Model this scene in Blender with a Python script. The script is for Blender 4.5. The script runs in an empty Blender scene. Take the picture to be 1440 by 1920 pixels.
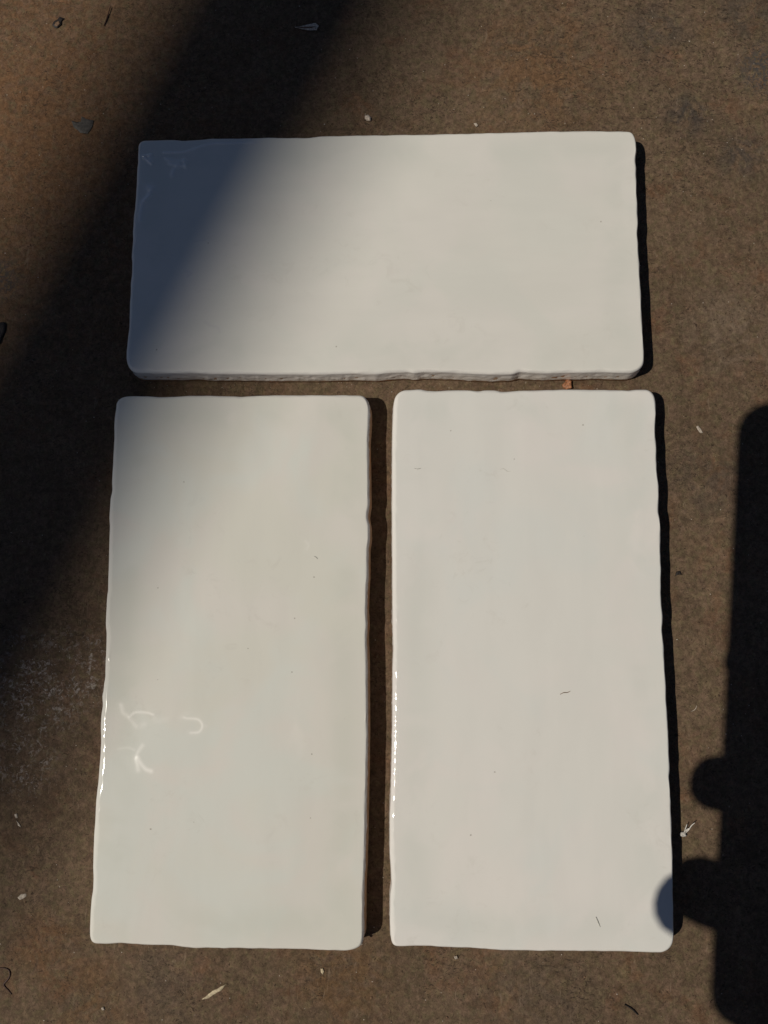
import bpy, bmesh, math, random
import numpy as np
from mathutils import Vector, Matrix, noise
from mathutils.geometry import delaunay_2d_cdt
random.seed(4)
rng = np.random.default_rng(7)
MM = 0.001
scene = bpy.context.scene
COL = scene.collection

# ------------------------------------------------------------------ camera
F_PX, CX, CY = 1442.0, 720.0, 960.0
PITCH, ROLL = 0.1282, 0.0431
RIM_Z = 6.7                      # height (mm) of the widest line of a tile's rim
TOP_Z = 7.5                      # height (mm) of a tile's face
CAM_H = 214.8 + RIM_Z
cp, sp, cr, sr = math.cos(PITCH), math.sin(PITCH), math.cos(ROLL), math.sin(ROLL)
ROT = Matrix(((1, 0, 0), (0, cp, -sp), (0, sp, cp))) @ Matrix(((cr, 0, sr), (0, 1, 0), (-sr, 0, cr)))
cam_data = bpy.data.cameras.new('camera')
cam = bpy.data.objects.new('camera', cam_data)
COL.objects.link(cam)
cam.matrix_world = Matrix.Translation(Vector((0, 0, CAM_H * MM))) @ ROT.to_4x4()
cam_data.sensor_fit = 'HORIZONTAL'
cam_data.sensor_width = 36.0
cam_data.lens = 36.0 * F_PX / 1440.0
cam_data.clip_start = 0.01
cam_data.clip_end = 200.0
cam_data.dof.use_dof = False
scene.camera = cam
scene.render.resolution_x = 768
scene.render.resolution_y = 1024

# ------------------------------------------------------------------ sky and sun
SHX, SHY = 0.684, 0.178          # shadow shift on the ground for each unit of height
SUN_EL = math.atan(1 / math.hypot(SHX, SHY))
SUN_AZ = math.atan2(-SHY, -SHX)  # where the sun stands, from +x anticlockwise
world = bpy.data.worlds.new('World')
scene.world = world
world.use_nodes = True
wn = world.node_tree.nodes
sky = wn.new('ShaderNodeTexSky')
sky.sky_type = 'NISHITA'
sky.sun_disc = False
sky.sun_elevation = SUN_EL
sky.sun_rotation = math.pi / 2 - SUN_AZ
sky.air_density = 0.55
sky.dust_density = 0.3
sky.ozone_density = 1.0
bg = wn['Background']
bg.inputs['Strength'].default_value = 0.056
world.node_tree.links.new(sky.outputs[0], bg.inputs[0])
sun_data = bpy.data.lights.new('sun', 'SUN')
sun_data.energy = 5.0
sun_data.angle = math.radians(0.5)
sun_data.color = (1.0, 0.93, 0.82)
sun = bpy.data.objects.new('sun', sun_data)
COL.objects.link(sun)
sun.rotation_euler = Vector((SHX, SHY, -1)).to_track_quat('-Z', 'Y').to_euler()
scene.view_settings.view_transform = 'Standard'
scene.view_settings.look = 'None'
scene.view_settings.exposure = -0.91
scene.view_settings.gamma = 1.0
scene.view_settings.use_curve_mapping = False

# ------------------------------------------------------------------ helpers
def unproject(px, py, z=0.0):
    """pixel of the photograph -> point (mm) of the place at height z (mm)"""
    d = ROT @ Vector(((px - CX) / F_PX, -(py - CY) / F_PX, -1.0))
    t = (z - CAM_H) / d.z
    return Vector((d.x * t, d.y * t, z))

def tag(o, label=None, cat=None, group=None, kind=None):
    if label: o['label'] = label
    if cat: o['category'] = cat
    if group: o['group'] = group
    if kind: o['kind'] = kind
    return o

def empty(name, loc_mm):
    o = bpy.data.objects.new(name, None)
    o.empty_display_size = 0.01
    o.location = Vector(loc_mm) * MM
    COL.objects.link(o)
    return o

def mesh_obj(name, verts_mm, faces, mat, parent=None, smooth=True, attrs=None):
    me = bpy.data.meshes.new(name)
    off = Vector((0, 0, 0))
    if parent is not None:
        off = parent.location / MM
    V = np.asarray(verts_mm, dtype=float) - np.array(off)
    me.from_pydata((V * MM).tolist(), [], [tuple(f) for f in faces])
    if mat: me.materials.append(mat)
    if smooth:
        me.polygons.foreach_set('use_smooth', [True] * len(me.polygons))
    if attrs:
        for k, a in attrs.items():
            at = me.attributes.new(k, 'FLOAT', 'POINT')
            at.data.foreach_set('value', np.asarray(a, dtype=np.float32))
    me.update()
    o = bpy.data.objects.new(name, me)
    COL.objects.link(o)
    if parent is not None:
        o.parent = parent
    return o

def fn(x, y, z=0.0):
    return noise.noise(Vector((x, y, z)))

# ------------------------------------------------------------------ node helpers
class Mat:
    def __init__(s, name):
        s.m = bpy.data.materials.new(name); s.m.use_nodes = True
        s.t = s.m.node_tree; s.n = s.t.nodes
        s.b = s.n['Principled BSDF']
        s.co = s.n.new('ShaderNodeNewGeometry').outputs['Position']
    def link(s, a, b): s.t.links.new(a, b)
    def coords(s, scale=(1, 1, 1), rot=(0, 0, 0), loc=(0, 0, 0)):
        m = s.n.new('ShaderNodeMapping')
        m.inputs['Scale'].default_value = [1000 * k for k in scale]
        m.inputs['Rotation'].default_value = rot
        m.inputs['Location'].default_value = loc
        s.link(s.co, m.inputs['Vector']); return m.outputs[0]
    def noise(s, size, detail=3, rough=0.55, dist=0.0, co=None, loc=(0, 0, 0)):
        t = s.n.new('ShaderNodeTexNoise')
        t.inputs['Scale'].default_value = 1.0 / size
        t.inputs['Detail'].default_value = detail
        t.inputs['Roughness'].default_value = rough
        t.inputs['Distortion'].default_value = dist
        s.link(co or s.coords(loc=loc), t.inputs['Vector']); return t.outputs['Fac']
    def voronoi(s, size, feature='F1', co=None, rand=1.0):
        t = s.n.new('ShaderNodeTexVoronoi'); t.feature = feature
        t.inputs['Scale'].default_value = 1.0 / size
        t.inputs['Randomness'].default_value = rand
        s.link(co or s.coords(), t.inputs['Vector']); return t
    def ramp(s, fac, a, b, lo=0.0, hi=1.0):
        r = s.n.new('ShaderNodeMapRange'); r.interpolation_type = 'SMOOTHSTEP'
        s.link(fac, r.inputs['Value'])
        r.inputs['From Min'].default_value = a; r.inputs['From Max'].default_value = b
        r.inputs['To Min'].default_value = lo; r.inputs['To Max'].default_value = hi
        return r.outputs['Result']
    def math(s, op, a, b=0.0, c=0.0):
        m = s.n.new('ShaderNodeMath'); m.operation = op
        for i, v in enumerate((a, b, c)):
            if hasattr(v, 'type'): s.link(v, m.inputs[i])
            else: m.inputs[i].default_value = v
        return m.outputs[0]
    def mix(s, fac, a, b, mode='MIX'):
        m = s.n.new('ShaderNodeMix'); m.data_type = 'RGBA'; m.blend_type = mode
        if hasattr(fac, 'type'): s.link(fac, m.inputs[0])
        else: m.inputs[0].default_value = fac
        for v, i in ((a, 6), (b, 7)):
            if hasattr(v, 'type'): s.link(v, m.inputs[i])
            else: m.inputs[i].default_value = (*v, 1)
        return m.outputs[2]
    def gray(s, v):
        c = s.n.new('ShaderNodeCombineColor')
        for i in range(3): s.link(v, c.inputs[i])
        return c.outputs[0]
    def blob(s, x, y, r0, r1):
        """1 inside r0 mm of (x, y), 0 beyond r1"""
        d = s.n.new('ShaderNodeVectorMath'); d.operation = 'DISTANCE'
        sc = s.n.new('ShaderNodeVectorMath'); sc.operation = 'MULTIPLY'
        s.link(s.co, sc.inputs[0]); sc.inputs[1].default_value = (1000, 1000, 0)
        s.link(sc.outputs[0], d.inputs[0]); d.inputs[1].default_value = (x, y, 0)
        return s.ramp(d.outputs['Value'], r0, r1, 1, 0)
    def bump(s, h, dist_mm, strength=1.0, prev=None):
        b = s.n.new('ShaderNodeBump')
        b.inputs['Strength'].default_value = strength
        b.inputs['Distance'].default_value = dist_mm * MM
        s.link(h, b.inputs['Height'])
        if prev is not None: s.link(prev, b.inputs['Normal'])
        return b.outputs[0]
    def set(s, **k):
        for a, v in k.items():
            i = s.b.inputs[a.replace('_', ' ')]
            if hasattr(v, 'type'): s.link(v, i)
            else: i.default_value = v if not isinstance(v, tuple) or len(v) == 4 else (*v, 1)
        return s.m

def simple(name, col, rough=0.7, var=0.25, size=0.6, bump=0.03, spec=0.4, **k):
    M = Mat(name)
    f = M.noise(size, 4)
    c = M.mix(M.ramp(f, 0.3, 0.7), tuple(v * (1 - var) for v in col), tuple(min(1, v * (1 + var)) for v in col))
    M.set(Base_Color=c, Roughness=rough, Normal=M.bump(M.noise(size * 0.5, 3), bump))
    M.b.inputs['Specular IOR Level'].default_value = spec
    for a, v in k.items(): M.b.inputs[a.replace('_', ' ')].default_value = v
    return M.m

# ------------------------------------------------------------------ materials
def ground_material():
    M = Mat('weathered_brown_steel')
    big = M.noise(55, 3, 0.5, 0.4)
    mid = M.noise(14, 4, 0.6, 0.6, loc=(31, 7, 0))
    c = M.mix(M.ramp(big, 0.42, 0.60), (0.128, 0.089, 0.056), (0.156, 0.109, 0.069))
    c = M.mix(M.ramp(mid, 0.48, 0.74, 0, 0.5), c, (0.180, 0.082, 0.042))          # rusty patches
    c = M.mix(M.ramp(M.noise(9, 4, 0.6, 0.5, loc=(3, 90, 0)), 0.56, 0.75, 0, 0.6), c, (0.150, 0.115, 0.060))  # olive brown
    # the plate is redder and duller towards its upper left, greyer at the right
    c = M.mix(M.math('MULTIPLY', M.blob(-150, 150, 20, 150), 0.75), c, (0.182, 0.098, 0.050))
    c = M.mix(M.math('MULTIPLY', M.blob(-125, -20, 20, 75), 0.55), c, (0.092, 0.064, 0.044))   # soft shade along the left border, painted as darker colour
    # small drifts of hue, olive to pinkish
    c = M.mix(M.ramp(M.noise(3.2, 4, 0.65, 0.8, loc=(17, 3, 0)), 0.40, 0.62, 0, 0.55), c, (0.170, 0.110, 0.076))
    c = M.mix(M.ramp(M.noise(2.4, 4, 0.65, 0.8, loc=(1, 63, 0)), 0.46, 0.66, 0, 0.65), c, (0.146, 0.115, 0.064))
    m3 = M.noise(8.0, 6, 0.70, 1.5, loc=(7, 22, 0))
    c = M.mix(1.0, c, M.gray(M.ramp(m3, 0.32, 0.66, 0.84, 1.10)), 'MULTIPLY')
    # named stains: rust blooms and sooty patches with ragged edges
    rag = M.noise(7, 5, 0.7, 1.0, loc=(12, 55, 0))
    for px_, py_, r_, col_, k_ in ((90, 1775, 11, (0.150, 0.080, 0.040), 0.8), (640, 1835, 16, (0.152, 0.088, 0.044), 0.8), (180, 1880, 14, (0.16, 0.09, 0.045), 0.7),
                                   (1010, 130, 26, (0.185, 0.105, 0.055), 0.8), (60, 250, 34, (0.19, 0.10, 0.05), 0.7), (1290, 215, 9, (0.060, 0.052, 0.046), 0.9), (1390, 290, 10, (0.075, 0.062, 0.052), 0.8),
                                   (1230, 60, 13, (0.085, 0.070, 0.055), 0.8), (1400, 30, 12, (0.080, 0.066, 0.052), 0.8), (1330, 900, 14, (0.090, 0.072, 0.056), 0.6), (1380, 620, 18, (0.20, 0.15, 0.11), 0.5),
                                   (60, 1500, 20, (0.085, 0.055, 0.036), 0.7), (1000, 1870, 22, (0.12, 0.09, 0.065), 0.6), (300, 1850, 15, (0.11, 0.082, 0.06), 0.6)):
        q_ = unproject(px_, py_)
        c = M.mix(M.math('MULTIPLY', M.math('MULTIPLY', M.blob(q_.x, q_.y, r_ * 0.15, r_ * 1.25), M.ramp(rag, 0.38, 0.60)), k_), c, col_)
    # soft grain
    g = M.noise(1.7, 6, 0.66, 0.5)
    c = M.mix(1.0, c, M.gray(M.ramp(g, 0.30, 0.70, 0.74, 1.24)), 'MULTIPLY')
    g2 = M.noise(0.62, 4, 0.75, 0.6, loc=(9, 9, 4))
    c = M.mix(1.0, c, M.gray(M.ramp(g2, 0.32, 0.68, 0.78, 1.18)), 'MULTIPLY')
    # little dark scuffs and pits, gathered in clusters
    clus = M.math('ADD', M.noise(22, 3, 0.6, 0.3, loc=(80, 11, 0)), M.math('MULTIPLY', M.blob(80, 185, 20, 70), 0.24))
    wx = M.noise(2.1, 5, 0.68, 2.4, co=M.coords(scale=(0.8, 1.5, 1), rot=(0, 0, 0.35)))
    pit = M.math('MULTIPLY', M.ramp(wx, 0.555, 0.61), M.ramp(clus, 0.48, 0.64, 0.08, 1.0))
    c = M.mix(M.math('MULTIPLY', pit, 0.78), c, (0.040, 0.029, 0.021))
    wy = M.noise(1.1, 4, 0.65, 1.6, loc=(50, 50, 2))
    pit2 = M.ramp(wy, 0.605, 0.65)
    c = M.mix(M.math('MULTIPLY', pit2, 0.8), c, (0.040, 0.027, 0.019))
    # pale scratches
    ws = M.noise(2.2, 3, 0.6, 1.5, co=M.coords(scale=(2.2, 0.45, 1), rot=(0, 0, -0.6)))
    c = M.mix(M.ramp(ws, 0.62, 0.72, 0, 0.42), c, (0.27, 0.20, 0.14))
    # chalky dust rubbed into the grain at the left
    p0 = unproject(60, 1290); p1 = unproject(150, 1250); p2 = unproject(40, 1420)
    reg = M.math('MAXIMUM', M.math('MAXIMUM', M.blob(p0.x, p0.y, 4, 22), M.blob(p1.x, p1.y, 3, 15)),
                 M.math('MULTIPLY', M.blob(p2.x, p2.y, 3, 15), 0.7))
    dust = M.math('MULTIPLY', M.ramp(M.noise(1.3, 6, 0.75, 1.0, loc=(4, 8, 1)), 0.50, 0.62), M.math('MULTIPLY', reg,
                  M.ramp(M.noise(5, 3, 0.6), 0.38, 0.6)))
    c = M.mix(M.math('MULTIPLY', dust, 0.65), c, (0.52, 0.48, 0.45))
    # bluish grey scale at the upper right edge and the left edge
    q0 = unproject(1440, 130); q1 = unproject(-5, 525)
    reg2 = M.math('MAXIMUM', M.blob(q0.x, q0.y, 3, 13), M.blob(q1.x, q1.y, 2, 11))
    sc = M.math('MULTIPLY', M.ramp(M.noise(1.3, 4, 0.7, 0.8, loc=(70, 8, 1)), 0.42, 0.58), reg2)
    c = M.mix(M.math('MULTIPLY', sc, 0.8), c, (0.060, 0.060, 0.062))
    # minute bright grains
    v = M.voronoi(2.3)
    keep = M.math('GREATER_THAN', M.n.new('ShaderNodeSeparateColor').outputs[0], 0.72)
    sepn = [n for n in M.n if n.bl_idname == 'ShaderNodeSeparateColor'][-1]
    M.link(v.outputs['Color'], sepn.inputs[0])
    sp_ = M.math('MULTIPLY', M.ramp(v.outputs['Distance'], 0.035, 0.075, 1, 0), keep)
    c = M.mix(M.math('MULTIPLY', sp_, 0.9), c, (0.6, 0.53, 0.45))
    h = M.math('ADD', M.math('MULTIPLY', g, 1.0), M.math('MULTIPLY', wx, -0.6))
    n1 = M.bump(h, 0.26, 1.0)
    n2 = M.bump(g2, 0.09, 1.0, n1)
    M.set(Base_Color=c, Roughness=M.ramp(g, 0.3, 0.7, 0.62, 0.85), Normal=n2)
    M.b.inputs['Specular IOR Level'].default_value = 0.07
    return M.m

def glaze_material(name, seed, tint_a, tint_b, tint_c, fw=0.4, fr=0.24, mark_coat=0.0):
    M = Mat(name)
    # soft cloudy tints where the glaze is thicker or thinner
    long = (2.2, 0.55, 1) if seed > 1.5 else (0.55, 2.2, 1)       # brushed along the tile
    a = M.noise(30, 3, 0.5, 0.5, loc=(seed * 37.1, seed * 11.7, 0))
    b = M.noise(24, 3, 0.5, 0.6, loc=(seed * 13.0 + 90, 40, 0))
    c = M.mix(M.ramp(a, 0.40, 0.60), tint_a, tint_b)
    c = M.mix(M.ramp(b, 0.46, 0.66, 0, 0.9), c, tint_c)
    st = M.noise(22, 4, 0.55, 0.3, co=M.coords(scale=long, loc=(seed * 5, 3, 0)))
    c = M.mix(1.0, c, M.gray(M.ramp(st, 0.34, 0.66, 0.982, 1.01)), 'MULTIPLY')
    sm = M.math('MULTIPLY', M.ramp(M.noise(5, 5, 0.65, 1.0, loc=(seed, 5, 0)), 0.54, 0.72), M.ramp(M.noise(28, 2, 0.5, loc=(seed * 9, 77, 0)), 0.50, 0.62))
    c = M.mix(M.math('MULTIPLY', sm, 0.22), c, (0.60, 0.57, 0.50))     # faint smears of dust
    po = M.n.new('ShaderNodeAttribute'); po.attribute_name = 'pool'
    pf = M.math('MULTIPLY', po.outputs['Fac'], M.ramp(M.noise(20, 3, 0.55, 0.5, loc=(seed * 21, 9, 0)), 0.40, 0.62))
    c = M.mix(M.math('MULTIPLY', pf, 0.5), c, tuple(v * k for v, k in zip(tint_a, (0.885, 0.915, 0.905))))   # glaze pooled inside the rim
    at = M.n.new('ShaderNodeAttribute'); at.attribute_name = 'edge'
    c = M.mix(M.math('MULTIPLY', at.outputs['Fac'], 0.6), c, (0.88, 0.82, 0.76))   # thin glaze on the rim: paler
    # pinholes and minute inclusions
    v = M.voronoi(6.5, co=M.coords(loc=(seed * 3.3, 1.7, 0)))
    sepn = M.n.new('ShaderNodeSeparateColor'); M.link(v.outputs['Color'], sepn.inputs[0])
    keep = M.math('GREATER_THAN', sepn.outputs[0], 0.55)
    wob = M.noise(0.5, 2, 0.5, 0.0)
    dist = M.math('ADD', v.outputs['Distance'], M.math('MULTIPLY', M.math('SUBTRACT', wob, 0.5), 0.05))
    sp_ = M.math('MULTIPLY', M.ramp(dist, 0.022, 0.046, 1, 0), keep)
    c = M.mix(M.math('MULTIPLY', sp_, 0.65), c, (0.30, 0.26, 0.21))
    fl = M.n.new('ShaderNodeAttribute'); fl.attribute_name = 'light_mark'
    c = M.mix(M.math('MULTIPLY', fl.outputs['Fac'], fw), c, (0.92, 0.88, 0.82))  # curled spots of light painted paler into the glaze colour
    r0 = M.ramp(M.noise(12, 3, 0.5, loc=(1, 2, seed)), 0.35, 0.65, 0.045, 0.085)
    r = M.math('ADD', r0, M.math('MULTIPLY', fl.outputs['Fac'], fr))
    n = M.bump(M.noise(2.6, 2, 0.5, loc=(seed, seed, 0)), 0.012, 0.5)
    e3 = M.math('POWER', at.outputs['Fac'], 4.0)
    n = M.bump(M.math('MULTIPLY', M.noise(0.75, 3, 0.6, 0.5), e3), 0.09, 1.0, n)
    M.set(Base_Color=c, Roughness=r, Normal=n)
    M.b.inputs['IOR'].default_value = 1.58
    if mark_coat:                                                  # stronger coat, added to brighten the painted light marks
        M.link(M.math('MULTIPLY', fl.outputs['Fac'], mark_coat), M.b.inputs['Coat Weight'])
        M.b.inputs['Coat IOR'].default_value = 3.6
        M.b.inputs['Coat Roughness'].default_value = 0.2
    return M.m

def biscuit_material():
    M = Mat('fired_clay_biscuit')
    f = M.noise(2.5, 4, 0.6)
    c = M.mix(M.ramp(f, 0.3, 0.7), (0.40, 0.25, 0.15), (0.52, 0.36, 0.24))
    c = M.mix(M.ramp(M.noise(7, 2), 0.5, 0.65, 0, 0.6), c, (0.46, 0.22, 0.10))
    n = M.bump(M.noise(0.5, 4, 0.7), 0.10, 0.8)
    M.set(Base_Color=c, Roughness=0.85, Normal=n)
    M.b.inputs['Specular IOR Level'].default_value = 0.2
    return M.m

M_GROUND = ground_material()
GREENISH, WARM, PINKISH = (0.755, 0.760, 0.690), (0.800, 0.765, 0.690), (0.800, 0.745, 0.690)
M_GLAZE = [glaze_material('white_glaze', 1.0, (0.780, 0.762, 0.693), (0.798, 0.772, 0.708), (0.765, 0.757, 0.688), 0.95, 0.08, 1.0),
           glaze_material('white_glaze_yellowish', 2.0, (0.765, 0.750, 0.665), (0.785, 0.755, 0.685), (0.758, 0.768, 0.700)),
           glaze_material('white_glaze_greenish', 3.0, (0.812, 0.797, 0.738), (0.835, 0.803, 0.748), (0.790, 0.792, 0.740))]
M_BISCUIT = biscuit_material()
M_STRAW = simple('pale_straw', (0.55, 0.46, 0.30), 0.6)
M_WHITE = simple('chalky_white', (0.44, 0.38, 0.31), 0.7)
M_DARK = simple('charred_black', (0.022, 0.017, 0.014), 0.6)
M_REDDARK = simple('dark_red_brown', (0.05, 0.018, 0.010), 0.5)
M_LEAF = simple('dry_orange_leaf', (0.30, 0.13, 0.06), 0.55, 0.45, 0.5)
M_HUSK = simple('grey_brown_husk', (0.62, 0.52, 0.42), 0.6, 0.4, 0.4)
M_FLUFF = simple('silver_fluff', (0.60, 0.57, 0.52), 0.5)
M_GREY = simple('grey_flake', (0.085, 0.075, 0.062), 0.6, 0.3, 0.8)
M_BROWN = simple('brown_crumb', (0.20, 0.12, 0.07), 0.7)
M_SMEAR = simple('grey_scuff', (0.46, 0.45, 0.40), 0.5)
M_GRIT = simple('light_grit', (0.50, 0.43, 0.35), 0.6, 0.35, 0.3)

# ------------------------------------------------------------------ the ground: one sheet
def axis(lo, hi, step, far):
    core = np.arange(lo, hi + step / 2, step)
    out = []; d = step
    x = hi
    while x < far:
        d *= 1.35; x += d; out.append(x)
    left = []; d = step; x = lo
    while x > -far:
        d *= 1.35; x -= d; left.append(x)
    return np.array(left[::-1] + core.tolist() + out)
gx = axis(-142, 114, 0.55, 6000); gy = axis(-118, 202, 0.55, 6000)
NX, NY = len(gx), len(gy)
XX, YY = np.meshgrid(gx, gy)
ZZ = np.empty(NX * NY)
k = 0
for y in gy:
    for x in gx:
        ZZ[k] = 0.05 * fn(x / 2.1, y / 1.6, 3) + 0.035 * fn(x / 0.9, y / 0.9, 7) if (-150 < x < 120 and -125 < y < 210) else 0.0
        k += 1
ZZ += 0.10 * np.sin(XX.ravel() / 61) * np.sin(YY.ravel() / 83) - 0.08
# worn pits
pits = [(unproject(random.uniform(0, 1440), random.uniform(0, 1920)), random.uniform(0.3, 0.8), random.uniform(.08, .26)) for _ in range(600)]
pits += [(unproject(random.gauss(1330, 90), random.gauss(150, 110)), random.uniform(0.3, 1.1), random.uniform(.08, .22)) for _ in range(260)]
ZG = ZZ.reshape(NY, NX)
for p, r, dep in pits:
    i0, i1 = np.searchsorted(gx, (p.x - 3 * r, p.x + 3 * r)); j0, j1 = np.searchsorted(gy, (p.y - 3 * r, p.y + 3 * r))
    if i1 <= i0 or j1 <= j0: continue
    a = random.uniform(0, 3.14); ca, sa = math.cos(a), math.sin(a)
    dx = XX[j0:j1, i0:i1] - p.x; dy = YY[j0:j1, i0:i1] - p.y
    ux = ca * dx + sa * dy; uy = -sa * dx + ca * dy
    ZG[j0:j1, i0:i1] -= dep * np.exp(-(ux ** 2 + (2.0 * uy) ** 2) / (r * r))
V = np.stack([XX.ravel(), YY.ravel(), ZG.ravel()], 1) * MM
idx = np.arange(NX * NY).reshape(NY, NX)
Q = np.stack([idx[:-1, :-1], idx[:-1, 1:], idx[1:, 1:], idx[1:, :-1]], -1).reshape(-1, 4)
me = bpy.data.meshes.new('ground')
me.vertices.add(len(V)); me.vertices.foreach_set('co', V.ravel())
me.loops.add(Q.size); me.loops.foreach_set('vertex_index', Q.ravel())
me.polygons.add(len(Q)); me.polygons.foreach_set('loop_start', np.arange(0, Q.size, 4)); me.polygons.foreach_set('loop_total', np.full(len(Q), 4))
me.update(calc_edges=True)
me.polygons.foreach_set('use_smooth', [True] * len(Q))
me.materials.append(M_GROUND)
ground = bpy.data.objects.new('ground', me)
COL.objects.link(ground)
tag(ground, 'weathered rusty brown steel plate surface under the tiles', kind='structure')

def ground_z(x, y):
    i = min(max(int(np.searchsorted(gx, x)), 0), NX - 1); j = min(max(int(np.searchsorted(gy, y)), 0), NY - 1)
    return ZG[j, i]

# ------------------------------------------------------------------ the tiles
OUT_A = [(268,264.4),(262.5,266.9),(259.4,272.5),(259,287.5),(258.3,298.8),(258.8,303.8),(257.5,312.5),(256.9,326),(255.6,352.5),(253.8,377.5),(253,392.5),(250.6,405),(250,420),(248.5,434),(249.4,446),(248,465),(246.5,481),(247.8,496),(246.9,517.5),(245,530),(244.6,552.5),(243,567.5),(243.4,580),(241.9,615),(238.8,642.5),(237,658.8),(237,675),(239.4,685),(243.8,692.5),(249.5,697.2),(257,699.3),(298.8,699.9),(331,700.2),(358,699.2),(395,701.4),(459,701.4),(505,702.4),(560,702),(594,702.5),(635.6,701.4),(661,700.4),(706.7,702),(734,698.8),(766,697.6),(775.5,700.2),(793.8,697.6),(821,698),(853,699),(890,701.4),(924,702.4),(963,701.4),(974.8,697),(991,698.6),(1027.5,700.2),(1064,698.6),(1091.7,699),(1128,697.4),(1153.6,699),(1185.7,699),(1197,694.5),(1205,686.5),(1207.5,675),(1206.9,655),(1205,623.8),(1203.8,605),(1202.8,577.5),(1201.5,550),(1200,520),(1198,490),(1197.5,477.5),(1196.3,452.5),(1195,440),(1196,421),(1194.8,384),(1193.5,352.5),(1192.8,315),(1191,305),(1191.9,295),(1194,284),(1192.5,270),(1190,258.8),(1186,251),(1180,247.5),(1170,246.9),(1120,246),(1020,247.3),(920,250),(820,252.3),(720,254),(673,254.3),(600,256),(576.7,259),(540,259),(500,258.7),(440,260),(400,260.7),(343,264.3),(330,262.7),(290,263.3),(276,263.9)]
OUT_B = [(218.3,754.6),(217.8,763.7),(214.7,783.7),(213.8,800),(214.1,818),(212.9,842),(211.6,871),(209.4,904),(210.3,920.5),(207.2,933),(205.4,957),(204.8,975),(205.6,988),(204.3,1020.7),(203.9,1050),(202.5,1086),(202.3,1107),(200.1,1122),(198.3,1156.6),(198.1,1174.8),(199.6,1189),(199.2,1207.6),(197.7,1236.8),(197,1269.6),(194.3,1286),(193.7,1297),(191.2,1303),(192.6,1324),(189.7,1339),(188.6,1359),(189.4,1388),(187.9,1417),(186.1,1441),(183.9,1468),(180,1499),(178.2,1536),(176.6,1561),(175,1594),(174.2,1627),(175,1647),(174.2,1669),(171.5,1683.4),(169.5,1709),(168.4,1736),(168.2,1756),(171.9,1766.5),(179,1769.5),(208.7,1769.5),(227.5,1768),(250,1770.3),(284,1771.8),(321,1771.8),(344,1776),(366,1778),(389,1777),(422.5,1778),(434,1777.5),(497.5,1778.6),(572.5,1779.7),(617.5,1781.6),(651,1782.7),(664,1780),(674,1775.5),(680,1768),(681.6,1758),(681.9,1740),(682.2,1677),(684.6,1622),(686.4,1549),(687.3,1494.7),(688.6,1440),(689.5,1361.6),(688.8,1288.7),(688.8,1243),(687.3,1206.7),(687,1188.5),(688.8,1174),(687.3,1148),(687.7,1117),(689.5,1088),(690,1066),(690,1030),(692.8,1011.6),(692.4,984),(689.5,972.5),(689.1,964),(692.4,948),(691.9,902),(691.3,856.7),(690.6,829),(692.4,796.6),(693.2,765.6),(690,752.8),(684,743.5),(676,741.3),(633.6,741),(557,741),(512,741),(482.6,742),(460,743.2),(453,744.1),(441,743.2),(401,742),(352,742),(331.5,743.7),(296.8,744.3),(276,742.7),(236,742.9),(225.6,746.7)]
OUT_C = [(738.7,753),(741.3,742.8),(749,735),(757.8,731.5),(790.8,730),(797.7,732.4),(816.8,733.4),(837.6,731.8),(882.8,731.8),(900,733.7),(905,732),(929.6,732),(940,734.4),(955.7,734),(980,732.4),(1049,730.6),(1077,730.3),(1119,731),(1153.6,731.3),(1178,732.2),(1188,730.6),(1214,730.3),(1222,735),(1227.3,743.7),(1229.2,756.5),(1229.7,774.7),(1228.3,796.6),(1228.6,818),(1230.4,838.5),(1230.4,866),(1232.8,893),(1235.2,911),(1235.5,935),(1233.7,951.5),(1234,960.6),(1237,971.5),(1238.5,990),(1238,1020.8),(1239.5,1066),(1238.8,1106.5),(1240,1133.8),(1243,1153.8),(1242.8,1164.8),(1241,1179),(1244.3,1210),(1245,1230),(1246.5,1252),(1248,1285),(1249.2,1310.6),(1250.8,1338),(1252.8,1370.8),(1254.1,1407),(1255.6,1437),(1254.1,1454.6),(1256,1472.8),(1257,1503.8),(1258.9,1540),(1260,1576.7),(1261,1613),(1261,1655),(1262,1713.4),(1263.2,1750),(1261,1768),(1253.8,1779),(1243.8,1785.6),(1210,1785.7),(1165,1783.8),(1067.5,1783),(992.5,1782.3),(940,1781.6),(906,1778.6),(880,1777),(827.5,1775.6),(808.8,1773.7),(778.8,1773.3),(745,1774.4),(737.5,1772.5),(733.8,1766),(732,1750),(731,1722.5),(731.4,1677),(734.3,1658.7),(732.9,1631.4),(731,1600),(730.7,1567.6),(730.7,1531),(732.9,1485.6),(733.2,1458),(734.7,1407),(735.6,1352.5),(736,1297.9),(736,1252),(737.4,1215.8),(736.5,1188.5),(736,1143),(735.6,1088),(735.6,1048),(735,993),(735,884),(735.6,811),(737.4,765.6)]

def smooth_ring(a, w):
    """circular moving average over 2w+1 samples"""
    out = np.zeros_like(a)
    for s in range(-w, w + 1): out += np.roll(a, s, axis=0)
    return out / (2 * w + 1)

def prepare_outline(px, step=0.42):
    P = np.array([unproject(x, y, RIM_Z)[:2] for x, y in px])
    # make it run anticlockwise
    x, y = P[:, 0], P[:, 1]
    if np.sum(x * np.roll(y, -1) - np.roll(x, -1) * y) < 0: P = P[::-1]
    D = np.vstack([P, P[:1]])
    s = np.concatenate([[0], np.cumsum(np.linalg.norm(np.diff(D, axis=0), axis=1))])
    n = int(s[-1] / step)
    t = np.linspace(0, s[-1], n, endpoint=False)
    R = np.stack([np.interp(t, s, D[:, 0]), np.interp(t, s, D[:, 1])], 1)
    R = smooth_ring(smooth_ring(R, 1), 1)
    return R

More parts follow.
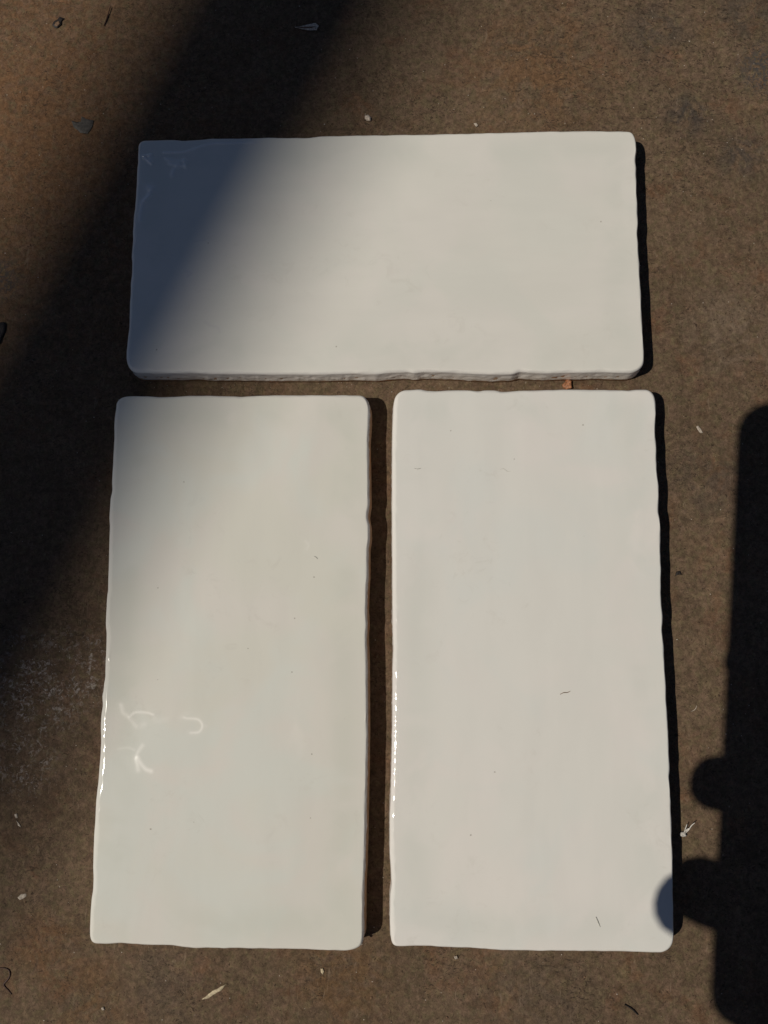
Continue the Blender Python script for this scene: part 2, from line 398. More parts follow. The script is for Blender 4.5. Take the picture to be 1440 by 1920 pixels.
def ring_normals(R, w):
    T = np.roll(R, -1, axis=0) - np.roll(R, 1, axis=0)
    N = np.stack([T[:, 1], -T[:, 0]], 1)            # outward for an anticlockwise ring
    N /= np.linalg.norm(N, axis=1)[:, None]
    if w:
        N = smooth_ring(smooth_ring(N, w), w)
        N /= np.linalg.norm(N, axis=1)[:, None]
    return N

def seg_dist(p, poly):
    best = np.full(len(p), 1e9)
    for a, b in zip(poly[:-1], poly[1:]):
        a = np.array(a); b = np.array(b); ab = b - a
        t = np.clip(((p - a) @ ab) / max(1e-9, ab @ ab), 0, 1)
        best = np.minimum(best, np.linalg.norm(p - (a + t[:, None] * ab), axis=1))
    return best

def spline(P, k=6):
    P = [np.array(p, float) for p in P]
    if len(P) < 3: return P
    E = [2 * P[0] - P[1]] + P + [2 * P[-1] - P[-2]]
    out = []
    for i in range(1, len(E) - 2):
        for j in range(k):
            t = j / k; a, b, c, d = E[i - 1:i + 3]
            out.append(0.5 * (2 * b + (c - a) * t + (2 * a - 5 * b + 4 * c - d) * t * t + (3 * b - a - 3 * c + d) * t ** 3))
    return out + [P[-1]]

def make_tile(px, mat, seed, label, lip_at, light_marks, swells, relief=0.012, mark_gain=1.0):
    light_marks = [(spline(p), w * (1.45 if seed == 1.0 else 1.7), a * mark_gain) for p, w, a in light_marks] + ([(spline(p), w * 4.5, a * .28) for p, w, a in light_marks] if seed == 2.0 else [])
    """glazed tile: a clay body and a glaze coat that rolls over the rim and runs down the sides"""
    R = prepare_outline(px)
    n = len(R)
    N0 = ring_normals(R, 2); N = ring_normals(R, 9)
    cen = R.mean(0)
    root = empty('ceramic_tile', (cen[0], cen[1], 0))
    tag(root, label, 'tile', 'white glazed tiles laid on the brown plate')
    arc = np.arange(n) * 0.42
    cum = np.array([lip_at(x, y, nx, ny) for (x, y), (nx, ny) in zip(R, N)])
    lip = smooth_ring(cum[:, None], 4)[:, 0]
    lip = lip + np.array([0.45 * fn(a / 5.0, seed, 0) + 0.25 * fn(a / 1.7, seed, 4) for a in arc])
    lip = np.clip(lip, 0.7, 6.0)
    verts, rings, edge, dd = [], [], [], []
    def add_ring(off, z, e, rough=0.0):
        r = []
        for i in range(n):
            nn = N0[i] if off >= 0 else N[i]
            zz = z[i] if hasattr(z, '__len__') else z
            oo = off[i] if hasattr(off, '__len__') else off
            if rough:
                q = (R[i][0], R[i][1], zz)
                oo = oo + rough * (fn(q[0] / 1.5 + seed, q[1] / 1.5, zz / 0.9) + 0.9 * max(0, fn(q[0] / 0.8, q[1] / 0.8 + seed, zz / 0.7)) ** 1)
            verts.append((R[i][0] + nn[0] * oo, R[i][1] + nn[1] * oo, zz)); r.append(len(verts) - 1)
            edge.append(e)
        rings.append(r)
    flare = lambda z: 0.42 * max(0.0, (5.5 - z) / 5.5)
    # under-lip, sides, then the rolled rim
    for off, dz, e in ((-0.12, -0.02, 0.6),):
        r = []
        for i in range(n):
            o_ = flare(lip[i]) + off
            verts.append((R[i][0] + N0[i][0] * o_, R[i][1] + N0[i][1] * o_, lip[i] + dz)); r.append(len(verts) - 1); edge.append(e)
        rings.append(r)
    S = 9
    for k in range(S + 1):
        t = k / S
        r = []
        for i in range(n):
            z = lip[i] * (1 - t) + 6.45 * t
            q = R[i]
            bell = 0.10 * math.sin(min(1, t * 5) * math.pi / 2)
            rr = (0.22 if N0[i][1] < -0.7 and seed == 1.0 else 0.16) * math.sin(math.pi * min(1, 0.12 + t * 0.88)) * (
                fn(q[0] / 1.9 + seed, q[1] / 1.9, z / 1.3) + 1.3 * max(0, fn(q[0] / 0.9, q[1] / 0.9 + seed, z / 0.8) - 0.15)
                - 1.2 * max(0, fn(q[0] / 1.2, q[1] / 1.2 - seed, z / 0.9) - 0.3))
            o_ = flare(z) * (1 - t * 0.0) + bell * (1 - t) + 0.02 + rr
            if t == 1: o_ = 0.0
            verts.append((q[0] + N0[i][0] * o_, q[1] + N0[i][1] * o_, z)); r.append(len(verts) - 1); edge.append(1.0)
        rings.append(r)
    RH = np.array([0.95 + 0.35 * fn(a / 9.0, seed, 9) + 0.25 * fn(a / 3.1, seed, 19) for a in arc])
    RH = RH + smooth_ring(np.where(N[:, 0] < -0.7, 0.7 if seed == 2.0 else 0.4, 0.0)[:, None], 8)[:, 0]
    RH = RH + np.where(N[:, 0] < -0.7, 1.0, 0.3) * np.array([0.34 * min(1.0, max(0.15, 0.5 + 1.6 * fn(a / 7.0, seed, 70))) * fn(a / 1.7, seed, 55) + 0.16 * fn(a / 2.3, seed, 56) for a in arc])
    RH = RH * (1 - 0.35 * smooth_ring(np.where(N[:, 0] > 0.7, 1.0, 0.0)[:, None], 8)[:, 0])
    RV = TOP_Z - 6.45
    K = 16
    for k in range(1, K + 1):
        ph = (math.pi / 2) * k / K
        r = []
        for i in range(n):
            d = RH[i] * (1 - math.cos(ph)) ** 0.9
            z = 6.45 + RV * math.sin(ph) ** 1.05
            w = 0.07 * math.sin(2 * ph) * fn(arc[i] / 1.8, seed, k * 0.06) + 0.20 * math.sin(2 * ph) * fn(arc[i] / 4.4, seed, 30)
            d += w
            nn = N[i] * (k / K) + N0[i] * (1 - k / K)
            verts.append((R[i][0] - nn[0] * d, R[i][1] - nn[1] * d, z + w * 0.6)); r.append(len(verts) - 1)
            edge.append(max(0.0, 1 - k / K) ** 1.0)
        rings.append(r)
    for d_ in (0.45, 1.0):
        r = []
        for i in range(n):
            d = RH[i] + d_
            verts.append((R[i][0] - N[i][0] * d, R[i][1] - N[i][1] * d, TOP_Z)); r.append(len(verts) - 1); edge.append(0.0)
        rings.append(r)
    faces = []
    for a, b in zip(rings[:-1], rings[1:]):
        for i in range(n):
            j = (i + 1) % n
            faces.append((a[i], a[j], b[j], b[i]))
    # the flat of the face: a fine triangulation inside the innermost ring
    inner = rings[-1]
    loop = [Vector(verts[i][:2]) for i in inner]
    # thin out the loop where the smoothed offset bunched up
    LP = np.array(loop)
    xs = np.arange(LP[:, 0].min() + 0.6, LP[:, 0].max() - 0.5, 0.55)
    ys = np.arange(LP[:, 1].min() + 0.6, LP[:, 1].max() - 0.5, 0.55)
    GX, GY = np.meshgrid(xs, ys)
    GX = GX.copy(); GX[::2] += 0.27
    G = np.stack([GX.ravel(), GY.ravel()], 1)
    extra = []
    for poly, wid, amp in light_marks:
        pp = np.array([unproject(*q, TOP_Z)[:2] for q in poly])
        lo = pp.min(0) - 1.5; hi = pp.max(0) + 1.5
        ex, ey = np.meshgrid(np.arange(lo[0], hi[0], 0.17), np.arange(lo[1], hi[1], 0.17))
        e = np.stack([ex.ravel(), ey.ravel()], 1)
        e = e[seg_dist(e, pp) < wid * 2.0 + 0.2]
        extra.append(e + rng.uniform(-.03, .03, e.shape))
    if extra: G = np.vstack([G] + extra)
    # inside test: even-odd, vectorised over the loop
    inside = np.zeros(len(G), bool)
    for i in range(n):
        x1, y1 = LP[i]; x2, y2 = LP[(i + 1) % n]
        if y1 == y2: continue
        c = ((y1 > G[:, 1]) != (y2 > G[:, 1])) & (G[:, 0] < (x2 - x1) * (G[:, 1] - y1) / (y2 - y1) + x1)
        inside ^= c
    G = G[inside]
    # keep a margin from the loop (nearest sample distance, coarse grid hash)
    cell = 0.5; hsh = {}
    for q in LP: hsh.setdefault((int(q[0] // cell), int(q[1] // cell)), []).append(q)
    keep = []
    for q in G:
        cx, cy = int(q[0] // cell), int(q[1] // cell); ok = True
        for a in (-1, 0, 1):
            for b in (-1, 0, 1):
                for l in hsh.get((cx + a, cy + b), ()):
                    if (l[0] - q[0]) ** 2 + (l[1] - q[1]) ** 2 < 0.06: ok = False
        keep.append(ok)
    G = G[np.array(keep)]
    base_n = len(inner)
    pts = loop + [Vector(q) for q in G]
    res = delaunay_2d_cdt(pts, [(i, (i + 1) % base_n) for i in range(base_n)], [], 1, 1e-5)
    rv, re_, rf, ov = res[0], res[1], res[2], res[3]
    cdt_map = []
    for vi, p in enumerate(rv):
        src = [o for o in ov[vi]] if ov[vi] else []
        if src and min(src) < base_n: cdt_map.append(inner[min(src)])
        else:
            verts.append((p.x, p.y, TOP_Z)); cdt_map.append(len(verts) - 1); edge.append(0.0)
    for f in rf:
        g = [cdt_map[i] for i in f]
        if len(set(g)) >= 3: faces.append(tuple(g))
    VV = np.array(verts)
    # slow unevenness of the glazed face + local swellings, faded out below the face
    topw = np.clip((VV[:, 2] - 6.4) / (TOP_Z - 6.4), 0, 1) ** 2
    P2 = VV[:, :2]
    dz = np.array([0.055 * fn(x / 17 + seed * 9, y / 23, 0) + 0.022 * fn(x / 6 + seed * 5, y / 7, 2) for x, y in P2])
    for (qx, qy), rad, amp in swells:
        c0 = np.array(unproject(qx, qy, TOP_Z)[:2])
        d2 = ((P2 - c0) ** 2).sum(1)
        dz += amp * np.exp(-d2 / rad ** 2)
    light_mark = np.zeros(len(VV))
    for poly, wid, amp in light_marks:
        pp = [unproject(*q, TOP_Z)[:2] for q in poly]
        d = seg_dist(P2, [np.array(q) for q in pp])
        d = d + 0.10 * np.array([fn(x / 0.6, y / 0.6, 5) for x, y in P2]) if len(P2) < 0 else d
        light_mark = np.maximum(light_mark, np.exp(-(d / wid) ** 2) * amp)
        dz += relief * (1 if amp > .5 else .15 if amp > .3 or seed == 1.0 else 0) * np.exp(-(d / wid) ** 2)
    VV[:, 2] += dz * topw
    dR = seg_dist(P2, [R[i] for i in range(0, n, 9)] + [R[0]])
    pool = np.exp(-((dR - 6.5) / 4.5) ** 2)
    # body
    bv, bf = [], []
    prof = [(0.12, 0.10), (0.42, 0.32), (0.40, 1.2), (0.26, 3.0), (0.05, 4.6), (-0.22, 5.8)]
    for off, z in prof:
        for i in range(n):
            o_ = off + 0.07 * fn(R[i][0] / 1.3, R[i][1] / 1.3, z + seed) - 0.06
            bv.append((R[i][0] + N0[i][0] * o_, R[i][1] + N0[i][1] * o_, z))
    for k in range(len(prof) - 1):
        for i in range(n):
            j = (i + 1) % n
            bf.append((k * n + i, k * n + j, (k + 1) * n + j, (k + 1) * n + i))
    bf.append(tuple(range(n))[::-1]); bf.append(tuple((len(prof) - 1) * n + i for i in range(n)))
    mesh_obj('clay_body', bv, bf, M_BISCUIT, root)
    mesh_obj('glaze', VV, faces, mat, root, attrs={'edge': edge, 'light_mark': light_mark, 'pool': pool})
    return root

MARKS_A = [([(268,292),(285,290)],.25,.7), ([(270,294),(284,307)],.3,.7), ([(281,294),(283,303)],.5,.8),  # paths of the bright light curls that get painted into the glaze
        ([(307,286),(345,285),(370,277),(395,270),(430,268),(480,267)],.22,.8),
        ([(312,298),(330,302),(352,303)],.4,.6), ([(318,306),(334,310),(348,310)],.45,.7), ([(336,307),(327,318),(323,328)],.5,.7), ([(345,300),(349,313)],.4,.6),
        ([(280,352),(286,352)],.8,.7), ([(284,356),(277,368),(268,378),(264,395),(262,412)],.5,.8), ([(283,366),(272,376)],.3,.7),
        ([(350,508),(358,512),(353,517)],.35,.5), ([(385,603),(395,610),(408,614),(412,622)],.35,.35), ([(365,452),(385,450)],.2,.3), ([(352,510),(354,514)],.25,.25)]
MARKS_B = [([(228,1322),(232,1336),(243,1345),(256,1362)],.55,.55), ([(243,1345),(254,1336),(275,1336),(288,1340)],.32,.75), ([(288,1340),(293,1352),(312,1348)],.6,.4), ([(262,1362),(270,1358)],.7,.45),
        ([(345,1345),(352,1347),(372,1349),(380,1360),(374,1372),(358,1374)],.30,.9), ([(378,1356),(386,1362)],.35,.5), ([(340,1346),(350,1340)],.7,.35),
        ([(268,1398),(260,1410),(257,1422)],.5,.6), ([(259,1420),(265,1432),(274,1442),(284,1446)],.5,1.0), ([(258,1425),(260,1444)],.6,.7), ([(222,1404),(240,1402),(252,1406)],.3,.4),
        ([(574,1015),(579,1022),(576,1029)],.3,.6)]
MARKS_C = [([(905,1345),(912,1330)],.3,.2)]

def lip_a(x, y, nx, ny):
    return 1.1 if ny < -0.6 else 2.6
def lip_b(x, y, nx, ny):
    return 6.0 if nx > 0.5 else 2.2
def lip_c(x, y, nx, ny):
    return 2.4

make_tile(OUT_A, M_GLAZE[0], 1.0, 'white glazed tile lying crosswise above the other two, its left end in shade', lip_a, MARKS_A,
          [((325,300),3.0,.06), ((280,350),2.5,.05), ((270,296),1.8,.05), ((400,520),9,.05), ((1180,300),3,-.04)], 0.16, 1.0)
make_tile(OUT_B, M_GLAZE[1], 2.0, 'upright white tile at the lower left with small curled highlights painted near its left edge', lip_b, MARKS_B,
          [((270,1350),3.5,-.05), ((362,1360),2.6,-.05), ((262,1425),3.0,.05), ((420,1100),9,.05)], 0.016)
make_tile(OUT_C, M_GLAZE[2], 3.0, 'upright white tile at the lower right whose bottom corner meets the finger shadow', lip_c, MARKS_C,
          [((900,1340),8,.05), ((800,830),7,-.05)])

# ------------------------------------------------------------------ crumbs, splinters and flakes
def flake(name, px, z, thick, mat, label, cat, curl=0.0, tiltz=0.0, hole=None):
    """a thin irregular chip: outline in pixels on the surface at height z (mm)"""
    P = [unproject(x, y, z) for x, y in px]
    pts = []
    m = len(P)
    for i in range(m):                                   # subdivide and roughen the outline
        a, b = P[i], P[(i + 1) % m]
        for t in (0, 0.34, 0.67):
            q = a.lerp(b, t); s = (b - a).length
            pts.append((q.x + 0.07 * s * fn(q.x * 3, q.y * 3, 1), q.y + 0.07 * s * fn(q.x * 3, q.y * 3, 9)))
    c = np.mean(pts, axis=0); mx = max(np.linalg.norm(np.array(p) - c) for p in pts)
    vs, fs = [], []; n = len(pts)
    L = [(1.0, 0.0, 0.0), (0.98, 0.5, 0.0), (0.6, 1.0, 1.0), (0.25, 0.9, 1.0)]
    for sc, tz, _ in L:
        for p in pts:
            q = c + (np.array(p) - c) * sc
            rr = np.linalg.norm(q - c) / mx
            lift = curl * rr ** 2 + tiltz * (q[0] - c[0]) / mx
            vs.append((q[0], q[1], z + 0.02 + max(0, lift) + thick * tz * (1 + 0.5 * fn(q[0] * 2, q[1] * 2, 4))))
    for k in range(len(L) - 1):
        for i in range(n):
            j = (i + 1) % n
            fs.append((k * n + i, k * n + j, (k + 1) * n + j, (k + 1) * n + i))
    vs.append((c[0], c[1], z + 0.02 + thick * 0.9)); 
    for i in range(n): fs.append(((len(L) - 1) * n + i, (len(L) - 1) * n + (i + 1) % n, len(vs) - 1))
    fs.append(tuple(range(n))[::-1])
    o = mesh_obj(name, vs, fs, mat)
    ctr = Vector((c[0], c[1], z)) * MM
    for v in o.data.vertices: v.co -= ctr
    o.location = ctr
    return tag(o, label, cat) if label else o

def strand(name, px, z, rad, mat, label=None, cat=None, lifts=None, parent=None):
    """a hair, needle or sliver: tapered tube through pixels lying on the surface at height z"""
    P = [unproject(x, y, z) for x, y in px]
    if lifts: 
        for p, l in zip(P, lifts): p.z += l
    D = [P[0]]
    for a, b in zip(P[:-1], P[1:]):
        for t in (0.33, 0.67, 1.0):
            q = a.lerp(b, t); D.append(q)
    D = np.array(D)
    for _ in range(2): D[1:-1] = (D[:-2] + 2 * D[1:-1] + D[2:]) / 4
    vs, fs = [], []; m = 7
    for i, p in enumerate(D):
        a = D[max(0, i - 1)]; b = D[min(len(D) - 1, i + 1)]
        T = Vector(b - a).normalized(); U = T.cross(Vector((0, 0, 1))).normalized(); W = U.cross(T)
        t = i / (len(D) - 1)
        r = rad * (0.35 + 0.65 * math.sin(math.pi * (0.12 + 0.76 * t))) * (1 + 0.25 * fn(i * 0.9, rad, z))
        for k in range(m):
            an = 2 * math.pi * k / m
            q = Vector(p) + U * r * math.cos(an) + W * r * 0.7 * math.sin(an) + Vector((0, 0, rad * 0.7))
            vs.append(tuple(q))
    for i in range(len(D) - 1):
        for k in range(m):
            fs.append((i * m + k, i * m + (k + 1) % m, (i + 1) * m + (k + 1) % m, (i + 1) * m + k))
    fs.append(tuple(range(m))); fs.append(tuple((len(D) - 1) * m + k for k in range(m))[::-1])
    o = mesh_obj(name, vs, fs, mat, parent)
    if parent is None:
        ctr = Vector(D[len(D) // 2]) * MM
        for v in o.data.vertices: v.co -= ctr
        o.location = ctr
    return tag(o, label, cat) if label else o

# on the plate
flake('wood_splinter', [(378,1874),(388,1866),(398,1858),(412,1851),(425,1844),(416,1856),(404,1863),(392,1871)], 0, 0.22, M_STRAW,
      'pale straw coloured wood splinter on the plate below the lower left tile', 'splinter')
hk = empty('seed_husk', unproject(578, 50))
tag(hk, 'small pointed grey seed husk in the dark shade above the crosswise tile', 'husk')
for nm, pg in (('shell', [(553,52),(566,50),(580,46),(592,44),(598,49),(594,57),(580,57),(566,55)]),
               ('rib', [(556,52),(568,52),(582,51),(592,51),(582,53),(568,53)])):
    o = flake(nm, pg, 0 if nm == 'shell' else 0.3, 0.30, M_HUSK if nm == 'shell' else M_BROWN, None, None, curl=0.15)
    o.location -= hk.location; o.parent = hk
dk = empty('curled_flake', unproject(109, 43)); tag(dk, 'dark curled flake with a small tail near the top left corner', 'flake')
for nm, pg, mt, zz in (('rim', [(98,48),(101,41),(108,37),(112,32),(121,35),(116,39),(115,47),(108,53),(102,52)], M_DARK, 0.0),
                       ('hollow', [(102,48),(105,42),(111,40),(113,45),(108,50)], M_BROWN, 0.22)):
    o = flake(nm, pg, zz, 0.20, mt, None, None, curl=0.1)
    o.location -= dk.location; o.parent = dk
strand('dry_needle', [(208,13),(204,26),(199,40),(195,49)], 0, 0.20, M_REDDARK, 'thin dark reddish needle lying near the top left corner', 'needle', lifts=[.3, .1, 0, 0])
flake('paint_flake', [(134,226),(143,230),(152,228),(153,218),(162,223),(176,226),(172,240),(164,251),(150,249),(138,238)], 0, 0.07, M_GREY,
      'grey brown scab stuck to the plate left of the crosswise tile', 'flake')
flake('stone_crumb', [(684,218),(690,216),(696,221),(695,228),(688,227),(684,223)], 0, 0.6, M_HUSK,
      'pinkish grey crumb just above the top edge of the crosswise tile', 'crumb')
fl = empty('seed_fluff', unproject(1282, 1560)); tag(fl, 'tiny white seed with fluffy stalks at the right edge of the lower right tile shadow', 'seed')
o = flake('seed', [(1273,1564),(1278,1559),(1285,1561),(1287,1567),(1281,1569),(1275,1567)], 0.2, 0.6, M_FLUFF, None, None); o.location -= fl.location; o.parent = fl
for pg, l in (([(1281,1562),(1283,1553),(1285,1543)], [.3, .7, 1.2]), ([(1283,1562),(1290,1555),(1294,1546),(1299,1540)], [.3, .5, .8, 1.4]), ([(1282,1560),(1287,1554),(1290,1552)], [.2, .5, .5])):
    strand('stalk', pg, 0.2, 0.16, M_FLUFF, parent=fl, lifts=l)
lf = empty('leaf_scrap', unproject(1063, 720)); tag(lf, 'orange brown dry leaf scrap wedged between crosswise tile and lower right tile', 'leaf scrap')
o = flake('blade', [(1056,728),(1053,722),(1060,716),(1062,706),(1064,703),(1067,713),(1070,716),(1070,730),(1062,731)], 0.0, 0.5, M_LEAF, None, None, curl=0.5, tiltz=1.6)
o.location -= lf.location; o.parent = lf
strand('stem', [(1063,708),(1062,703),(1060,698)], 1.2, 0.13, M_LEAF, parent=lf, lifts=[0, 1.0, 2.0])
flake('bark_chip', [(-6,606),(8,604),(12,608),(10,622),(4,634),(1,645),(-6,648)], 0, 0.5, M_DARK,
      'black curled bark chip cut by the left border of the picture', 'bark chip', curl=0.3)
strand('burnt_curl', [(-4,1815),(8,1814),(18,1818),(20,1828),(14,1838),(7,1844),(9,1850),(16,1856),(22,1864)], 0, 0.22, M_REDDARK,
       'dark curled fibre at the left border below the lower left tile', 'fibre')
flake('pale_flake', [(33,1683),(39,1677),(49,1675),(50,1680),(44,1685),(37,1687)], 0, 0.12, M_WHITE, 'flat pale flake left of the lower left tile near its bottom corner', 'flake')
flake('white_chip', [(601,1816),(606,1815),(608,1821),(606,1827),(602,1823)], 0, 0.35, M_STRAW, 'cream chip on the plate below the lower left tile', 'chip')
flake('pale_chip', [(1305,800),(1309,798),(1315,806),(1318,812),(1312,812),(1308,806)], 0, 0.22, M_WHITE, 'pale oblong chip on the plate right of the lower right tile, near its top', 'chip')
strand('bent_hair', [(1295,1334),(1301,1332),(1305,1328),(1306,1323)], 0, 0.10, M_WHITE, 'short white bent hair between lower right tile and phone shadow', 'hair')
strand('dark_twig', [(1171,1883),(1180,1888),(1188,1894),(1196,1903)], 0, 0.20, M_DARK, 'thin dark twig on the plate below the lower right tile', 'twig')
for pg, lab in (([(27,1527),(32,1525),(34,1533),(30,1534)], 'upper white scrap of the pair beside the lower left tile, above the long crumb'), ([(31,1538),(36,1543),(40,1551),(34,1548)], 'lower white scrap of the pair beside the lower left tile')):
    flake('lint_scrap', pg, 0, 0.2, M_WHITE, lab, 'scrap')
flake('rim_chip', [(671,1768),(676,1766),(681,1770),(677,1772)], 3.5, 0.3, M_WHITE, 'tiny white chip sticking out at the bottom right corner of the lower left tile', 'chip')
flake('grit_lump', [(1268,1072),(1275,1070),(1278,1077),(1270,1078),(1265,1081)], 0, 0.35, M_DARK, 'black lump of grit just right of the lower right tile shadow', 'grit')
flake('grit_crumb', [(851,1793),(857,1791),(859,1797),(853,1798)], 0, 0.45, M_WHITE, 'white crumb below the bottom edge of the lower right tile', 'crumb')
flake('quartz_crumb', [(190,1889),(195,1887),(197,1893),(192,1894)], 0, 0.4, M_WHITE, 'white crumb on the plate near the bottom border, left of the splinter', 'crumb')
flake('cream_crumb', [(888,232),(893,231),(897,236),(893,239)], 0, 0.4, M_WHITE, 'cream crumb above the middle of the crosswise tile', 'crumb')
# on the tiles
Z = TOP_Z + 0.02
strand('brown_sliver', [(1050,1302),(1057,1298),(1063,1299),(1069,1296)], Z, 0.11, M_BROWN, 'short brown sliver on the face of the lower right tile', 'sliver')
strand('grey_fibre', [(777,878),(783,880),(789,878)], Z, 0.10, M_SMEAR, 'grey fibre near the top left corner of the lower right tile', 'fibre')
strand('grey_scratch', [(1117,1719),(1121,1728),(1125,1738)], Z, 0.14, M_SMEAR, 'faint grey stroke near the bottom edge of the lower right tile', 'mark')
strand('wavy_hair', [(938,880),(945,878),(950,884),(957,884)], Z, 0.05, M_SMEAR, 'faint wavy hair on the upper part of the lower right tile', 'hair')
strand('dark_speck_fibre', [(589,1043),(593,1045),(595,1048)], Z, 0.10, M_SMEAR, 'small grey fibre on the lower left tile beside a whitish spot', 'fibre')

def scatter(name, n, mat, label, spots, rmin, rmax, zf, flat=0.7):
    vs, fs = [], []
    ico = [(0, 0, 1), (.9, 0, .3), (.28, .85, .3), (-.73, .53, .3), (-.73, -.53, .3), (.28, -.85, .3), (0, 0, -.5)]
    tri = [(0, 1, 2), (0, 2, 3), (0, 3, 4), (0, 4, 5), (0, 5, 1), (6, 2, 1), (6, 3, 2), (6, 4, 3), (6, 5, 4), (6, 1, 5)]
    for _ in range(n):
        x, y = spots()
        p = unproject(x, y, 0)
        r = rmin * (rmax / rmin) ** (random.random() ** 2.2)
        z = zf(p.x, p.y); a = random.uniform(0, 6.28); el = random.uniform(.45, 1.0); b = len(vs)
        for q in ico:
            u, v = q[0] * r * (0.8 + 0.4 * random.random()), q[1] * r * el * (0.8 + 0.4 * random.random())
            vs.append((p.x + u * math.cos(a) - v * math.sin(a), p.y + u * math.sin(a) + v * math.cos(a), z + 0.3 * r + q[2] * r * flat))
        fs += [tuple(b + i for i in t) for t in tri]
    o = mesh_obj(name, vs, fs, mat, None, smooth=False)
    return tag(o, label, 'grit', kind='stuff')
def any_spot():
    return random.uniform(-20, 1460), random.uniform(-20, 1940)
scatter('light_grit', 520, M_GRIT, 'fine pale grit scattered over the brown plate', any_spot, 0.07, 0.28, lambda x, y: ground_z(x, y))
scatter('dark_grit', 420, M_BROWN, 'fine dark brown grit scattered over the plate', any_spot, 0.10, 0.40, lambda x, y: ground_z(x, y))
def gap_spot():
    return (random.uniform(250, 1200), random.uniform(716, 732)) if random.random() < .5 else (random.gauss(90, 60), random.gauss(1290, 70))
scatter('chalk_grit', 150, M_GRIT, 'chalky grit in the joint and beside the lower left tile', gap_spot, 0.07, 0.20, lambda x, y: ground_z(x, y))

# ------------------------------------------------------------------ the phone that takes the picture and the hand that holds it
def cam_pt(x, y, z):
    """point (mm) given in the phone's own frame: x right, y up the phone, z towards the screen"""
    x, y = x - 5.4 - 0.012 * (18 - y), y + 1.0 
    v = ROT @ Vector((x, y, z)); return Vector((v.x, v.y, v.z + CAM_H))
M_PHONE = simple('black_phone_shell', (0.02, 0.02, 0.022), 0.35, 0.05, 3, 0.0, 0.5)
M_GLASS = simple('black_glass', (0.01, 0.01, 0.012), 0.05, 0.05, 3, 0.0, 0.5)
M_SKIN = simple('skin', (0.50, 0.29, 0.20), 0.5, 0.08, 4, 0.04, 0.35)
M_SLEEVE = simple('dark_blue_cloth', (0.05, 0.07, 0.12), 0.9, 0.2, 1.2, 0.1, 0.1)
ph = empty('phone', cam_pt(-21, -62, 5)); tag(ph, 'black phone held flat above the tiles, seen only by its shadow', 'phone')
def slab(name, x0, x1, y0, y1, z0, z1, r, bev, mat, parent, hole=None):
    ring = []
    for cx, cy, a0 in ((x1 - r, y1 - r, 0), (x0 + r, y1 - r, 90), (x0 + r, y0 + r, 180), (x1 - r, y0 + r, 270)):
        for k in range(9):
            a = math.radians(a0 + 90 * k / 8); ring.append((cx, cy, math.cos(a), math.sin(a)))
    vs, fs = [], []; n = len(ring)
    prof = [(r - bev, z0), (r - bev * .3, z0 + bev * .3), (r, z0 + bev), (r, z1 - bev), (r - bev * .3, z1 - bev * .3), (r - bev, z1)]
    for rr, z in prof:
        for cx, cy, c, s in ring: vs.append(tuple(cam_pt(cx + rr * c, cy + rr * s, z)))
    for k in range(len(prof) - 1):
        for i in range(n): fs.append((k * n + i, k * n + (i + 1) % n, (k + 1) * n + (i + 1) % n, (k + 1) * n + i))
    fs.append(tuple(range(n))[::-1]); fs.append(tuple((len(prof) - 1) * n + i for i in range(n)))
    return mesh_obj(name, vs, fs, mat, parent)
slab('case', -59, 17, -147, 19.5, 1.6, 9.6, 9, 2.0, M_PHONE, ph)
slab('screen', -57, 15, -145, 17.5, 9.62, 9.9, 7.5, 0.1, M_GLASS, ph)
slab('camera_lens', -6, 6, -6, 6, 0.6, 1.58, 5.9, 0.3, M_GLASS, ph)
slab('camera_lens', -6, 6, -24, -12, 0.6, 1.58, 5.9, 0.3, M_GLASS, ph)

def skin_figure(name, chains, mat, parent, levels=2):
    """one continuous surface grown over a skeleton of connected points (mm, phone frame)"""
    me = bpy.data.meshes.new(name); ids = {}; vs, es, rs = [], [], []
    for ch in chains:
        prev = None
        for key, p, r in ch:
            if key not in ids:
                ids[key] = len(vs); vs.append((cam_pt(*p) - parent.location / MM) * MM); rs.append(r * MM)
            if prev is not None: es.append((prev, ids[key]))
            prev = ids[key]
    me.from_pydata(vs, es, [])
    o = bpy.data.objects.new(name, me); COL.objects.link(o); o.parent = parent
    sk = o.modifiers.new('skin', 'SKIN'); sk.use_smooth_shade = True
    o.modifiers.new('sub', 'SUBSURF').levels = levels
    o.modifiers['sub'].render_levels = levels
    for i, r in enumerate(rs):
        me.skin_vertices[0].data[i].radius = (r, r * 0.92); me.skin_vertices[0].data[i].use_root = (i == 0)
    me.materials.append(mat)
    return o
hand = empty('person', cam_pt(60, -150, -8)); tag(hand, 'hand and sleeved forearm holding the phone, seen only by the finger shadows', 'person')
W = ('wrist', (52, -168, -6), 22)
P0 = ('palm', (34, -128, -8), 20)
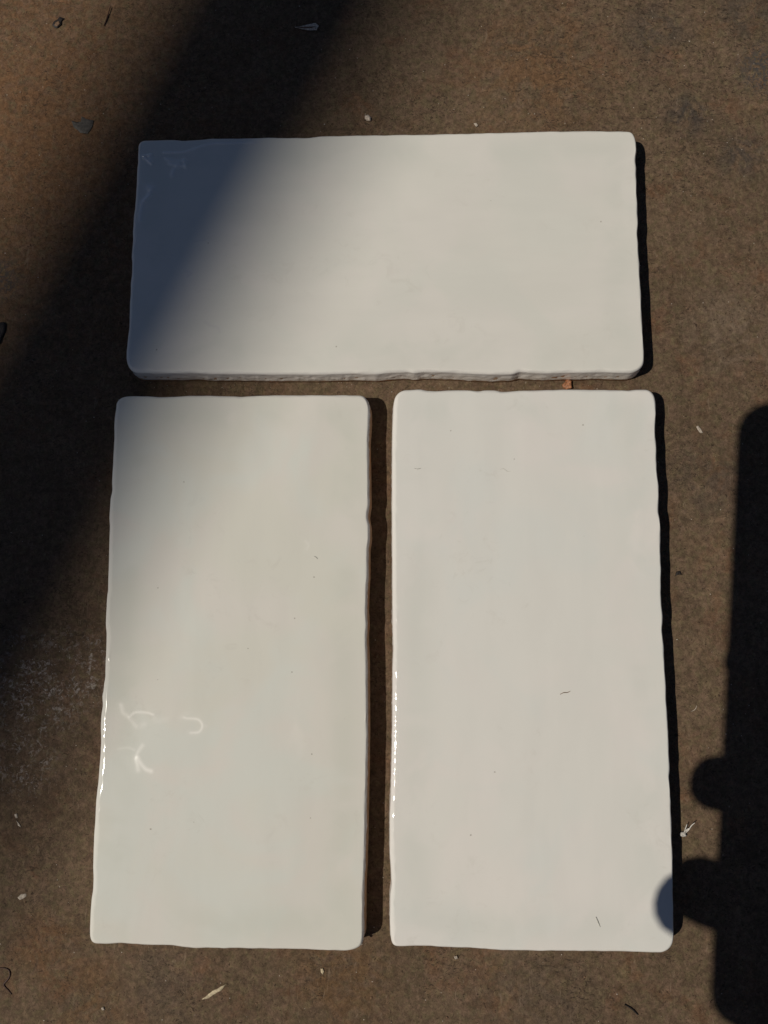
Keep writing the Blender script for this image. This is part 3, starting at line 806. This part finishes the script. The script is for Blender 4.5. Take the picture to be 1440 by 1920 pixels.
chains = [[('elbow', (190, -380, -30), 34), ('forearm', (110, -265, -16), 28), W, P0],
          [P0, ('k1', (24, -88, -9), 12), ('i1', (-8, -66, -9), 8.6), ('i2', (-32, -56, -9), 7.8), ('i3', (-50, -50, -7.5), 7.0)],
          [P0, ('k2', (20, -104, -10), 12), ('m1', (-16, -92, -10), 8.8), ('m2', (-44, -86, -9), 8.2), ('m3', (-58.3, -85, -2), 7.8), ('m4', (-58.8, -85, 9), 7.2)],
          [P0, ('k3', (16, -122, -10), 12), ('r1', (-18, -118, -10), 8.8), ('r2', (-46, -116, -9), 8.4), ('r3', (-62.4, -112, -2), 8.6), ('r4', (-64.4, -111.5, 8), 8.6)],
          [P0, ('k4', (18, -140, -8), 11), ('p1', (-10, -140, -9), 7.6), ('p2', (-34, -137, -9), 7.0), ('p3', (-48, -134, -8), 6.2)],
          [P0, ('t0', (36, -112, 4), 12), ('t1', (28, -86, 14), 9.6), ('t2', (16, -64, 17.5), 8.4), ('t3', (8, -48, 17), 7.4)]]
skin_figure('hand', chains, M_SKIN, hand)
skin_figure('sleeve', [[('a', (230, -450, -38), 50), ('b', (120, -280, -18), 40), ('c', (95, -240, -13), 37)]], M_SLEEVE, hand, 2)

# ------------------------------------------------------------------ the overhead rail whose soft shadow crosses the upper left
RAIL_H = 4400.0; RAIL_R = 39.0
a_ = unproject(845, 20, 0); b_ = unproject(430, 650, TOP_Z); c_ = unproject(200, 0, 0); d_ = unproject(-60, 560, 0)
def down(p): return Vector((p.x + SHX * p.z, p.y + SHY * p.z, 0))
a_, b_, c_, d_ = map(down, (a_, b_, c_, d_))
m0 = (a_ + c_) / 2; m1 = (b_ + d_) / 2
dr = (m0 - m1).normalized()
top_c = Vector((m1.x - SHX * RAIL_H, m1.y - SHY * RAIL_H, RAIL_H))
M_STEEL = simple('galvanised_steel', (0.35, 0.36, 0.37), 0.45, 0.1, 30, 0.0, 0.5, Metallic=0.8)
rail = empty('overhead_rail', (top_c.x, top_c.y, 0)); tag(rail, 'steel rail on two posts beyond the plate, seen only by its soft shadow', 'rail')
def tube(name, p, q, r, mat, parent, m=24):
    T = (q - p).normalized(); U = T.orthogonal().normalized(); W_ = T.cross(U)
    vs = [tuple(c + U * r * math.cos(2 * math.pi * k / m) + W_ * r * math.sin(2 * math.pi * k / m)) for c in (p, q) for k in range(m)]
    fs = [(k, (k + 1) % m, m + (k + 1) % m, m + k) for k in range(m)] + [tuple(range(m))[::-1], tuple(range(m, 2 * m))]
    return mesh_obj(name, vs, fs, mat, parent)
tube('rail_bar', top_c - dr * 2600, top_c + dr * 2600, RAIL_R, M_STEEL, rail)
for s in (-2500, 2500):
    e = top_c + dr * s
    tube('post', Vector((e.x, e.y, 0)), Vector((e.x, e.y, RAIL_H - RAIL_R + 4)), 30, M_STEEL, rail)
    tube('foot_plate', Vector((e.x, e.y, 0.3)), Vector((e.x, e.y, 12)), 80, M_STEEL, rail)
